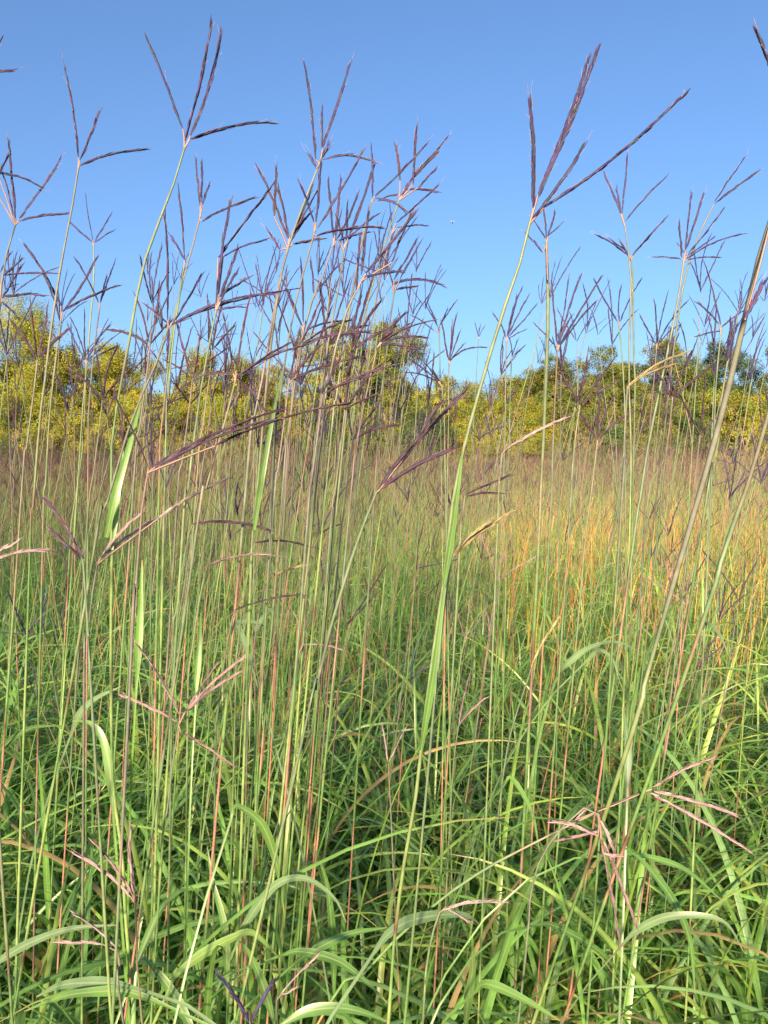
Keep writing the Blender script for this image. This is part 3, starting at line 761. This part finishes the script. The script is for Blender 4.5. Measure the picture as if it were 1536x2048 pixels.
G1, G2, G3, GB = (.09, .21, .05), (.12, .25, .06), (.15, .26, .06), (.15, .25, .13)
BL = [
 ('dark green blade slanting to the upper left at the bottom, left of the arching one', [(392, 2070), (372, 2035), (333, 1968), (282, 1905)], .62, .0055, G1),
 ('broad arching blade that humps over in the bottom left centre', [(340, 1975), (352, 1950), (400, 1912), (465, 1876), (505, 1866), (556, 1913)], .62, .0050, G3),
 ('blade bending over from the reddish stalk and hanging down right', [(462, 1640), (472, 1611), (525, 1651), (555, 1736), (568, 1826)], .64, .0044, G2),
 ('pale green blade curving up then level to the right, bottom left', [(262, 1960), (290, 1886), (320, 1821), (360, 1783), (406, 1780)], .62, .0036, G2),
 ('long blue-green blade arching over in the lower centre', [(470, 1895), (495, 1842), (550, 1771), (610, 1757), (668, 1796), (692, 1845)], .66, .0044, GB),
 ('straight blade hanging down from its pointed top, lower left centre', [(455, 1995), (450, 1861), (425, 1761), (414, 1692)], .66, .0040, G2),
 ('tall blade with a blunt tip standing in the lower centre', [(668, 1990), (666, 1900), (655, 1776), (627, 1688)], .7, .0046, G1),
 ('wide pale blade sweeping from the left edge', [(-40, 1955), (0, 1921), (60, 1886), (140, 1858), (235, 1850)], .62, .0040, GB),
 ('bottom left blade bowing toward the corner, upper of two', [(268, 1975), (210, 1966), (125, 1970), (72, 1994)], .58, .0052, GB),
 ('bottom left blade bowing toward the corner, lower of two', [(330, 2010), (260, 1985), (200, 1983), (125, 1993), (48, 2023)], .58, .0045, G2),
 ('blade running down right from the arching hump, bottom centre left', [(548, 2046), (522, 1960), (497, 1905), (474, 1876)], .62, .0046, G2),
 ('long blade crossing the bottom centre, sloping down right', [(560, 1912), (600, 1903), (675, 1922), (730, 1962), (775, 2006)], .64, .0044, G1),
 ('broad blade lying level at the very bottom centre', [(560, 2052), (610, 2024), (675, 2016), (730, 2026), (780, 2046)], .58, .0050, G1),
 ('blade rising to the right across the bottom centre', [(580, 1935), (620, 1905), (700, 1868), (775, 1855)], .66, .0046, G1),
 ('wide bent-over blade in the grass at left', [(226, 1620), (220, 1540), (205, 1475), (180, 1446), (144, 1442)], .66, .0052, G2),
 ('thin blade arching at the left edge, upper left grass', [(-20, 1525), (10, 1490), (60, 1457), (122, 1451)], .7, .0036, G2),
 ('blade curving up right behind the wide bent-over one', [(140, 1475), (160, 1428), (190, 1398), (242, 1373)], .75, .0042, GB),
 ('broad pale blade arching over the dark gap at bottom centre', [(745, 1910), (775, 1870), (820, 1842), (890, 1829), (935, 1832), (960, 1850)], .60, .0055, GB),
 ('long blade hanging down in the lower right, tip at the bottom', [(1255, 1700), (1285, 1723), (1343, 1796), (1378, 1876), (1390, 1988)], .66, .0046, G1),
 ('straight dark blade slanting to the bottom, right of centre', [(950, 1985), (973, 1968), (1043, 1996), (1122, 2043)], .62, .0044, G2),
 ('upright blade with a squared tip at the bottom, right of centre', [(930, 2060), (936, 2000), (945, 1936), (944, 1862)], .62, .0048, G3),
 ('thin blade curving down right in the lower right grass', [(1070, 1850), (1110, 1852), (1203, 1906), (1256, 1975)], .7, .0040, G1),
 ('bluish blade arching at the lower right, bent at its tip', [(1235, 1900), (1273, 1861), (1343, 1832), (1443, 1841), (1490, 1908)], .64, .0040, GB),
 ('narrow blade sloping down right from the fallen head', [(1250, 1708), (1283, 1711), (1368, 1738), (1446, 1803)], .7, .0034, G1),
 ('slender blade curling down under the fallen straw stalk', [(1005, 1575), (1024, 1557), (1063, 1626), (1079, 1703)], .8, .0034, G2),
 ('blue-grey blade arching in a long bow, right of centre', [(1105, 1365), (1128, 1334), (1173, 1299), (1228, 1284), (1288, 1306)], .8, .0036, GB),
 ('blue-grey blade folded over at the right, sunlit grass behind', [(1395, 1300), (1402, 1256), (1413, 1245), (1438, 1269), (1459, 1316)], .72, .0044, GB),
 ('short blue-grey blade bending over beside the long bow', [(1170, 1325), (1198, 1301), (1226, 1322), (1237, 1358)], .85, .0036, GB),
 ('stiff upright blue-grey blade in the right-hand grass', [(1254, 1580), (1256, 1500), (1251, 1450), (1247, 1412)], .7, .0040, GB),
 ('bright green upright blade left of the pink spider head', [(272, 1380), (277, 1300), (281, 1225), (284, 1119)], .7, .0040, (.10, .27, .035)),
 ('bright green upright blade before the left grass, second from the long stem', [(392, 1390), (396, 1330), (400, 1270), (402, 1225)], .8, .0042, (.10, .27, .035)),
 ('bent blue-green blade in the middle of the left grass', [(505, 1340), (480, 1262), (472, 1246), (520, 1249), (552, 1302)], .75, .0036, GB),
 ('blue-green blade tip curving right above the bent one', [(505, 1275), (520, 1246), (540, 1222), (566, 1213)], .8, .0040, GB),
]
for b_ in BL:
    big_blade(*b_, dd=rng.uniform(-.06, .08))

# ------------------------------------------------------------------ a passing insect
p = at(905, 445, 1.3)
ins = empty('insect', p); tag(ins, 'tiny dark insect flying in the clear sky left of the big open head', 'insect')
g = Geo(); t_ = np.linspace(0, 1, 7)
g.tubes((p + np.stack([.0012 * (t_ - .5), 0 * t_, .0044 * (t_ - .5)], 1))[None], (.0009 * np.sin(t_ * math.pi) ** .6 + .0001)[None], np.full((1, 7, 3), .03), k=6)
g.build('body', M_HEAD, ins, p)
for sgn in (-1, 1):
    g = Geo()
    g.ribbons((p + np.stack([sgn * .0036 * t_, .0004 * t_, .0012 + .0016 * t_], 1))[None], (.0008 * np.sin(t_ * 2.7 + .3))[None], np.broadcast_to([0, .3, -1.], (1, 7, 3)), np.full((1, 7, 3), .22), .05)
    g.build('wing', M_HEAD, ins, p)

# ------------------------------------------------------------------ the mass of grass (stuff)
def field_xy(n, d0, d1, margin=.9, half=.56):
    """uniform over the wedge in front of the camera"""
    d = np.sqrt(rng.random(n) * (d1 ** 2 - d0 ** 2) + d0 ** 2)
    m = half * d + margin
    return np.stack([rng.uniform(-1, 1, n) * m, d], 1)


def arch_blades(g, xy, z0, L, w, th0, curl, S, pal, lean=0.06, m=0, dry=.07, fold=.25):
    N = len(xy)
    az = rng.uniform(0, 2 * math.pi, N)
    s = np.linspace(0, 1, S)[None]
    th = th0[:, None] - curl[:, None] * s ** 1.6
    az_ = az[:, None] + rng.normal(0, .5, (N, 1)) * s
    d = np.stack([np.cos(az_) * np.cos(th) + lean, np.sin(az_) * np.cos(th), np.sin(th)], -1)
    P = np.empty((N, S, 3)); P[:, 0] = np.concatenate([xy, (z0 + GZ(xy[:, 1]))[:, None]], 1)
    P[:, 1:] = P[:, :1] + np.cumsum(d[:, :-1] * (L / (S - 1))[:, None, None], 1)
    side = np.stack([-np.sin(az_), np.cos(az_), np.zeros_like(az_)], -1)
    tw = rng.normal(0, .7, (N, 1)) * s
    up = np.cross(side, norm(d))
    side = side * np.cos(tw)[..., None] + up * np.sin(tw)[..., None]
    P[..., 2] = np.maximum(P[..., 2], .01)
    # keep blades out of the lens
    close = P[..., 1].min(1) < .42
    keep = ~close
    g.ribbons(P[keep], (w[:, None] * blade_profile(S)[None])[keep], side[keep], leaf_cols(N, S, pal, dry)[keep], fold, m)


def culms(g, xy, h, r, lean, S=7, k=3, m=1, pal=None, bow=.08):
    N = len(xy)
    t = np.linspace(0, 1, S)[None, :, None]
    base = np.concatenate([xy, GZ(xy[:, 1])[:, None]], 1)[:, None]
    top = base + np.concatenate([lean, np.ones((N, 1))], 1)[:, None] * h[:, None, None]
    bw = np.concatenate([rng.normal(0, bow, (N, 2)), np.zeros((N, 1))], 1)[:, None] * h[:, None, None]
    P = base + (top - base) * t + bw * t * (1 - t) * 1.2
    c = pal[rng.integers(0, len(pal), N)] * rng.uniform(.75, 1.25, (N, 1))
    c2 = pal[rng.integers(0, len(pal), N)]
    sw = (rng.random((N, S)) < .35)[..., None]
    C = np.where(sw, c2[:, None], c[:, None])
    Rd = r[:, None] * (1 - .5 * t[..., 0])
    g.tubes(P, Rd, C, k=k, m=m)
    return P


CULM = np.array([STEMC['green'], STEMC['pale green'], STEMC['green'], STEMC['reddish'], STEMC['reddish'], STEMC['tan']])
# near sward
g = Geo()
n = 7000
xy = field_xy(n, .5, 3.2)
arch_blades(g, xy, rng.uniform(0, .45, n), rng.uniform(.35, .75, n), rng.uniform(.0018, .0046, n), R(86) - np.abs(rng.normal(0, .28, n)), rng.uniform(.4, 2.6, n), 12, LEAF)
n = 9500
xy = field_xy(n, .62, 3.6)
arch_blades(g, xy, rng.uniform(.3, .74, n), rng.uniform(.28, .62, n), rng.uniform(.0022, .0054, n), R(82) - np.abs(rng.normal(0, .25, n)), rng.uniform(1.1, 3.0, n), 12, LEAF)
n = 15000
xy = field_xy(n, 3.2, 7.5, 1.2)
arch_blades(g, xy, rng.uniform(.1, .75, n), rng.uniform(.3, .7, n), rng.uniform(.0018, .0046, n), R(84) - np.abs(rng.normal(0, .3, n)), rng.uniform(.7, 2.9, n), 9, LEAF)
n = 3600
xy = field_xy(n, .64, 1.9, .7)
arch_blades(g, xy, rng.uniform(.35, .74, n), rng.uniform(.42, .72, n), rng.uniform(.0034, .0056, n), R(80) - np.abs(rng.normal(0, .22, n)), rng.uniform(1.2, 2.7, n), 16, LEAF)
n = 900
xy = field_xy(n, .64, 1.25, .55)
arch_blades(g, xy, rng.uniform(.45, .78, n), rng.uniform(.3, .5, n), rng.uniform(.0034, .0048, n), R(74) - np.abs(rng.normal(0, .22, n)), rng.uniform(1.3, 2.5, n), 16, LEAF)
n = 9000
xy = field_xy(n, 1.3, 5.5, .9)
arch_blades(g, xy, rng.uniform(.45, .9, n), rng.uniform(.24, .50, n), rng.uniform(.0019, .0042, n), R(80) - np.abs(rng.normal(0, .22, n)), rng.uniform(1.5, 3.1, n), 11, LEAF)
n = 1300                                   # dead leaves caught in the sward
xy = field_xy(n, .95, 4.5)
arch_blades(g, xy, rng.uniform(.15, .6, n), rng.uniform(.2, .5, n), rng.uniform(.0010, .0021, n), R(70) - np.abs(rng.normal(0, .6, n)), rng.uniform(.3, 2.8, n), 9, np.array([[.34, .25, .13], [.26, .17, .09], [.40, .32, .19]]))
n = 200
xy = field_xy(n, 1.0, 3.2)
culms(g, xy, rng.uniform(.7, 1.35, n), rng.uniform(.0009, .0016, n), rng.normal([.10, 0], [.10, .08], (n, 2)), S=9, k=5, pal=CULM)
n = 1500                                   # turned stems in the right of the meadow, their orange strengthened as painted sunlight
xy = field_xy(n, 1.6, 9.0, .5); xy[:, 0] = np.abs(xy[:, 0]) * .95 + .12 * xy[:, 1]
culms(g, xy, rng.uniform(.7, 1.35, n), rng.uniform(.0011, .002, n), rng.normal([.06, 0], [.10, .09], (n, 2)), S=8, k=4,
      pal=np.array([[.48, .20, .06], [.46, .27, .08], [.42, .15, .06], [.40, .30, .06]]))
n = 3200                                   # leaves coloured gold among those stems, painting in the patch of sunlight
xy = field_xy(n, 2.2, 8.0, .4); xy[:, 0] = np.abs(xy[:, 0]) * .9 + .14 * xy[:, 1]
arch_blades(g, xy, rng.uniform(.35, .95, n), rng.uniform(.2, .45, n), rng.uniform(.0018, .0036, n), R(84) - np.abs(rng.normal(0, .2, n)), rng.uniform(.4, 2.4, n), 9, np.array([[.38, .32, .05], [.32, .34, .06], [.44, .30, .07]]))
n = 1000
xy = field_xy(n, 3.2, 7.5, 1.2)
culms(g, xy, rng.uniform(.8, 1.45, n), rng.uniform(.001, .0018, n), rng.normal([.06, 0], [.09, .09], (n, 2)), S=7, k=4, pal=CULM)
o = g.build('grass', [M_LEAF, M_STEM])
tag(o, 'dense green sward of arching leaves and reddish stems filling the lower half', 'grass', kind='stuff')

# farther stalks with heads, past the individuals
FARH = np.array([[.15, .085, .11], [.11, .06, .085], [.20, .12, .125], [.14, .085, .115], [.06, .035, .05]])
FARS = np.array([[.14, .21, .07], [.13, .20, .06], [.21, .115, .09], [.18, .15, .09], [.15, .21, .07]])


def headed(g, n, d0, d1, hmin, hmax, nr, kk, r0, rs, margin=1.5, dark=1.0, clumps=0):
    xy = field_xy(n, d0, d1, margin)
    if clumps:
        cc = field_xy(clumps, d0, d1, margin)
        xy = cc[rng.integers(0, clumps, n)] + rng.normal(0, 1, (n, 2)) * np.array([.55, .35])
    h = rng.uniform(hmin, hmax, n) + .12 * np.sin(xy[:, 0] * .9 + xy[:, 1] * .5) * np.cos(xy[:, 1] * .7) + .10 * np.sin(xy[:, 0] * 2.3) * np.sin(xy[:, 1] * 1.9) + np.where(rng.random(n) < .06, rng.uniform(.1, .4, n), 0)
    P = culms(g, xy, h, np.full(n, r0), rng.normal([.07, 0], [.09, .08], (n, 2)), S=5, k=kk, m=1, pal=FARS)
    top = P[:, -1]; td = norm(P[:, -1] - P[:, -2])
    for k in range(nr):
        az = rng.uniform(0, 6.28, n); sp = rng.uniform(.1, .8, n)
        hor = np.stack([np.cos(az), np.sin(az), np.zeros(n)], -1)
        dv = norm(td * np.cos(sp)[:, None] + hor * np.sin(sp)[:, None])
        ll = rng.uniform(.05, .10, n)[:, None]
        st = top - td * (rng.random((n, 1)) * .22 * (k > 1))
        q = np.stack([st, st + dv * ll * .5 + np.array([0, 0, .002]), st + dv * ll], 1)
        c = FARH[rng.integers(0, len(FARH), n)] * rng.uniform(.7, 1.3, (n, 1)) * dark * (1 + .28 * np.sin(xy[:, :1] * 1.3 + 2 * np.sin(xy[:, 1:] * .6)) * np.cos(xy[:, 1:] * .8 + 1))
        g.tubes(q, np.array([[.0009, .0014, .0004]]) * rs * np.ones((n, 1)), np.repeat(c[:, None], 3, 1), k=3, m=2)


g = Geo()
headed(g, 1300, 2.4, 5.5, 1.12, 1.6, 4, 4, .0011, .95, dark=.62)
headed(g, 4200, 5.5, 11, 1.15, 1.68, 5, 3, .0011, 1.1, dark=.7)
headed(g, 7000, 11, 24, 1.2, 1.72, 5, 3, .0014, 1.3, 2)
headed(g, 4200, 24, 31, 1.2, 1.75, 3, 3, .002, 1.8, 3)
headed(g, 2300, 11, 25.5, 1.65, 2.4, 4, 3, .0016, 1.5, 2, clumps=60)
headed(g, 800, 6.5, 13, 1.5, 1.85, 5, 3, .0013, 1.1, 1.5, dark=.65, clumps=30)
n = 14000
xy = field_xy(n, 7.5, 16, 1.5)
arch_blades(g, xy, rng.uniform(.1, .6, n), rng.uniform(.3, .6, n), rng.uniform(.002, .0042, n), R(84) - np.abs(rng.normal(0, .3, n)), rng.uniform(.3, 2.2, n), 6, LEAF, dry=.08)
n = 13000
xy = field_xy(n, 16, 32, 2)
arch_blades(g, xy, rng.uniform(.1, .7, n), rng.uniform(.3, .6, n), rng.uniform(.003, .006, n), R(84) - np.abs(rng.normal(0, .3, n)), rng.uniform(.3, 2.0, n), 5, np.vstack([LEAF, [[.24, .17, .14]]]), dry=.08)
o = g.build('meadow_grass', [M_LEAF, M_STEM, M_HEAD])
tag(o, 'hazy mass of pinkish purple seed stalks stretching back to the trees', 'grass', kind='stuff')

# ------------------------------------------------------------------ trees and shrubs
def crown_geo(centre, rx, ry, rz, nlobe, nclump, nleaf, size, pal, droop=.0):
    """lobes of foliage spread through the crown; each lobe is a shell of leaf sprays with gaps between them"""
    g = Geo()
    cen, rad = [], []
    tries = 0
    while len(cen) < nlobe * nclump and tries < 4000:
        tries += 1
        d = norm(rng.normal(0, 1, 3) + np.array([0, 0, .15]))
        lc = d * rng.uniform(.25, .88) ** .7 * np.array([rx, ry, rz])
        lr = rng.uniform(.22, .42) * min(rx, rz)
        e = norm(rng.normal(0, 1, (nclump, 3)) + np.array([0, 0, .35]))
        q = lc + e * lr * rng.uniform(.55, 1.15, (nclump, 1)) * np.array([1.15, 1.15, .85])
        q = q[q[:, 2] + centre[2] > .15]
        cen.extend(q); rad.extend([lr] * len(q))
    cen = np.array(cen); rad = np.array(rad)
    for k, half in ((0, rx), (1, ry), (2, rz)):                 # fill the intended height and width
        lo, hi = np.percentile(cen[:, k], [2.5, 97.5] if k < 2 else [1.5, 98.5])
        cen[:, k] = (cen[:, k] - (lo + hi) / 2) * (2 * half / (hi - lo))
    cen = cen + centre
    cen[:, 2] = np.maximum(cen[:, 2], .12)
    m = len(cen); N = m * nleaf
    ax = norm(rng.normal(0, 1, (m, 3)) + np.array([0, 0, .1]))          # sprays are longer one way
    along = rng.normal(0, 1, (m, nleaf, 1)) * (rad * .34)[:, None, None]
    off = ax[:, None] * along + rng.normal(0, 1, (m, nleaf, 3)) * (rad * .13 + .02)[:, None, None]
    C0 = (cen[:, None] + off).reshape(N, 3)
    C0[:, 2] = np.maximum(C0[:, 2], .08)
    tone = pal[rng.integers(0, len(pal), m)] * rng.uniform(.75, 1.25, (m, 1))
    c = np.repeat(tone, nleaf, 0) * rng.uniform(.85, 1.15, (N, 1))
    a = norm(rng.normal(0, 1, (N, 3)) + np.array([0, 0, -.2 - droop])); outw = norm((C0 - centre) / np.array([rx, ry, rz])); nrm = norm(rng.normal(0, .32, (N, 3)) + outw * .9 + np.array([0, 0, .35]))
    b = norm(np.cross(nrm, a))
    sz = size * rng.uniform(.6, 1.35, (N, 1))
    V = np.stack([C0 - a * sz, C0 + b * sz * .42, C0 + a * sz, C0 - b * sz * .42], 1)
    g.add(V, np.arange(N * 4).reshape(N, 4), np.repeat(c[:, None], 4, 1))
    return g, cen


def tree(name, label, cat, x, y, h, w, pal, trunk=True, dens=1.0, low=.06, size=.037, group=None, airy=1.0, bark=(.16, .12, .08)):
    gz = float(GZ(y)); h = h - gz
    root = empty(name, (x, y, gz)); tag(root, label, cat, group)
    z0 = h * low
    cz = (h + z0) / 2; rz = (h - z0) / 2
    nl = int((12 + 4.2 * w * rz) * dens)
    centre = np.array([x, y, cz])
    g, cen = crown_geo(centre, w * .97, w * .85, rz * .97, nl, 24, int(112 * airy), size, pal)
    # trunk and limbs reaching to clumps
    t = Geo()
    lean = rng.normal(0, .03, 2)
    ns = 9; s = np.linspace(0, 1, ns)
    hh = h * .8
    line = np.stack([x + lean[0] * h * s + .05 * np.sin(s * 5 + x), y + lean[1] * h * s, s * hh], 1)
    r0 = .022 * h + .02
    bc = np.array(bark)
    t.tubes(line[None], (r0 * (1 - .85 * s))[None], np.repeat(bc[None], ns, 0)[None], k=7)
    pick = rng.choice(len(cen), min(len(cen), 26), replace=False)
    for k in pick:
        e = cen[k]
        f = np.clip((e[2] / hh) * rng.uniform(.35, .8), .05, .95)
        a = np.array([np.interp(f, s, line[:, q]) for q in range(3)])
        m_ = a * .5 + e * .5 + np.array([0, 0, .08 * h * rng.uniform(-.3, 1)])
        ll = smooth_line([a, m_, e], 7)
        rr = r0 * (1 - .8 * f) * .45
        t.tubes(ll[None], np.linspace(rr, .008, 7)[None], np.repeat(bc[None] * rng.uniform(.8, 1.2), 7, 0)[None], k=4)
    b = (x, y, 0)   # built at ground level zero, the empty lifts it
    t.build('trunk', M_BARK, root, b)
    g.build('crown', M_TREE, root, b)
    return root


YEL = np.array([[.25, .26, .04], [.21, .235, .04], [.29, .26, .04], [.16, .20, .035]])
OLV = np.array([[.15, .17, .045], [.12, .155, .04], [.19, .19, .045], [.10, .135, .035]])
DRK = np.array([[.06, .10, .035], [.08, .12, .04], [.05, .085, .03]])
GRN = np.array([[.10, .18, .05], [.13, .20, .06], [.08, .15, .05]])


def px_tree(name, label, cat, px, top, half, Y, pal, **k):
    p = at(px, top, Y)
    return tree(name, label, cat, p[0], Y, p[2], half / F * Y, pal, **k)


TREES = [
 (-120, 650, 120, 30, YEL, 'tall feathery yellow-green tree mostly cut off by the left edge'),
 (42, 628, 95, 30, YEL, 'tall feathery yellow-green tree, highest at the left of the picture'),
 (128, 705, 55, 31, YEL, 'small open-crowned tree on the right shoulder of the tall left tree'),
 (222, 695, 62, 31, YEL, 'rounded golden bush-like tree second along from the tall left tree'),
 (300, 735, 60, 30, YEL, 'low golden tree behind the long green stem'),
 (395, 716, 65, 31, YEL, 'golden tree behind the arching stalk left of centre'),
 (480, 728, 60, 30, YEL, 'bright yellow tree behind the dark star-shaped seed head'),
 (560, 740, 55, 32, YEL, 'yellow tree under the base of the crowded seed heads'),
 (672, 652, 62, 31, YEL, 'taller airy tree at centre, left one of a pair behind the crowded stems'),
 (772, 655, 68, 32, OLV, 'taller airy tree at centre, right one of a pair behind the crowded stems'),
 (868, 762, 55, 30, YEL, 'low yellow tree at the foot of the central sky gap'),
 (945, 775, 60, 37, YEL, 'distant low tree in the bottom of the sky gap'),
 (1012, 772, 55, 40, OLV, 'distant olive tree right of the blue-green stem, lowest on the skyline'),
 (1060, 752, 50, 36, YEL, 'yellowish tree where the skyline begins to rise to the right'),
 (1112, 724, 52, 34, OLV, 'olive tree behind the sheathed small head'),
 (1178, 730, 55, 33, OLV, 'olive tree between the sheathed head and the slim upright stalk'),
 (1232, 706, 45, 33, OLV, 'narrow peaked olive tree behind the slim upright stalk'),
 (1285, 735, 50, 31, OLV, 'low olive tree left of the round-topped one'),
 (1338, 692, 68, 31, OLV, 'round-topped pale olive tree, tallest in the right-hand row'),
 (1418, 702, 58, 34, DRK, 'dark green tree right of the round-topped one'),
 (1478, 712, 50, 34, DRK, 'dark green tree near the right edge behind the thick stalk'),
 (1538, 704, 55, 31, OLV, 'olive tree cut by the right edge'),
 (1640, 690, 90, 32, OLV, 'olive tree just outside the right edge, leaves reaching in'),
]
for (px, top, half, Y, pal, lab) in TREES:
    px_tree('tree', lab, 'tree', px, top, half, Y, pal, group='trees along the far edge of the meadow', dens=1.3)
SHRUBS = [
 (30, 800, 75, 27.5, YEL, 'yellow shrub at the foot of the tall left tree'),
 (130, 810, 65, 28, YEL, 'golden shrub left of the first dark hollow'),
 (235, 800, 60, 27.5, YEL, 'golden shrub between the dark hollows at left'),
 (330, 815, 60, 28, YEL, 'yellow shrub behind the V of dark fingers at left'),
 (430, 810, 60, 27.5, YEL, 'yellow shrub left of the dark green bush'),
 (530, 835, 55, 28, OLV, 'olive shrub beside the dark green bush'),
 (20, 890, 70, 26.5, DRK, 'dark scrubby bush in the bottom left of the treeline'),
 (200, 885, 50, 27, DRK, 'dark low bush in the hollow under the golden shrubs'),
 (655, 820, 62, 27, DRK, 'dark green rounded bush at centre under the airy pair of trees'),
 (760, 830, 58, 28, OLV, 'olive shrub right of the dark green rounded bush'),
 (850, 830, 55, 27.5, DRK, 'deep green shrub under the low yellow tree'),
 (950, 822, 60, 29, YEL, 'yellow shrub below the sky gap'),
 (1050, 815, 60, 30, YEL, 'yellow-olive shrub right of the blue-green stem'),
 (1150, 825, 60, 29, OLV, 'olive shrub behind the broad hand of fingers'),
 (1222, 858, 45, 26, GRN, 'fresh green shrub standing forward in the grass at right'),
 (1300, 820, 60, 28, OLV, 'olive shrub under the round-topped tree'),
 (1392, 835, 50, 28, DRK, 'dark shrub in the shaded gap near the right'),
 (1475, 790, 60, 27.5, YEL, 'yellow-green shrub near the right edge'),
 (1560, 800, 60, 28, OLV, 'olive shrub cut by the right edge'),
]
for (px, top, half, Y, pal, lab) in SHRUBS:
    px_tree('shrub', lab, 'shrub', px, top, half, Y, pal, group='shrubs before the far trees', low=.03, dens=1.2, size=.035)

GROVE = .41
# the wood going on behind the first row, seen only through its gaps
parts_ = []
for k in range(26):
    Y = rng.uniform(37, 44); px = -250 + k * 80 + rng.uniform(-30, 30); p = at(px, rng.uniform(775, 815), Y)
    hh = p[2] - float(GZ(Y))
    g_, _c = crown_geo(np.array([p[0], Y, float(GZ(Y)) + hh / 2]), 1.9, 1.5, hh / 2, 34, 20, 44, .075, np.vstack([OLV, DRK]))
    parts_.append(g_)
g = Geo()
for q in parts_:
    g.add(q.v[0], q.q[0], q.c[0])
tag(g.build('woods', M_TREE), 'wood continuing behind the first row of trees, seen through its gaps', 'wood', kind='stuff')

# trees standing behind the camera: their shade falls over the near grass
for (x, y, h, w, dn) in [(-20, -26, 11, 2.7, 1), (-16, -25, 11.4, 2.7, 1), (-12.3, -26.4, 11.2, 2.7, 1), (-9.2, -25, 11, 2.3, 1), (-6.9, -26.5, 10.8, 2.0, 1), (-3.8, -26, 7.5, 2.0, 1.2), (-.8, -25, 7.1, 1.9, 1.2)]:
    tree('tree', 'leafy tree standing behind the viewer, shading the near grass', 'tree', x, y, h, w, OLV, group='trees behind the viewer', low=.02, dens=dn * GROVE * .66, size=.041)

scene.cycles.use_denoising = True
scene.cycles.max_bounces = 8
scene.cycles.diffuse_bounces = 7
scene.cycles.transmission_bounces = 6
scene.cycles.sample_clamp_indirect = 6
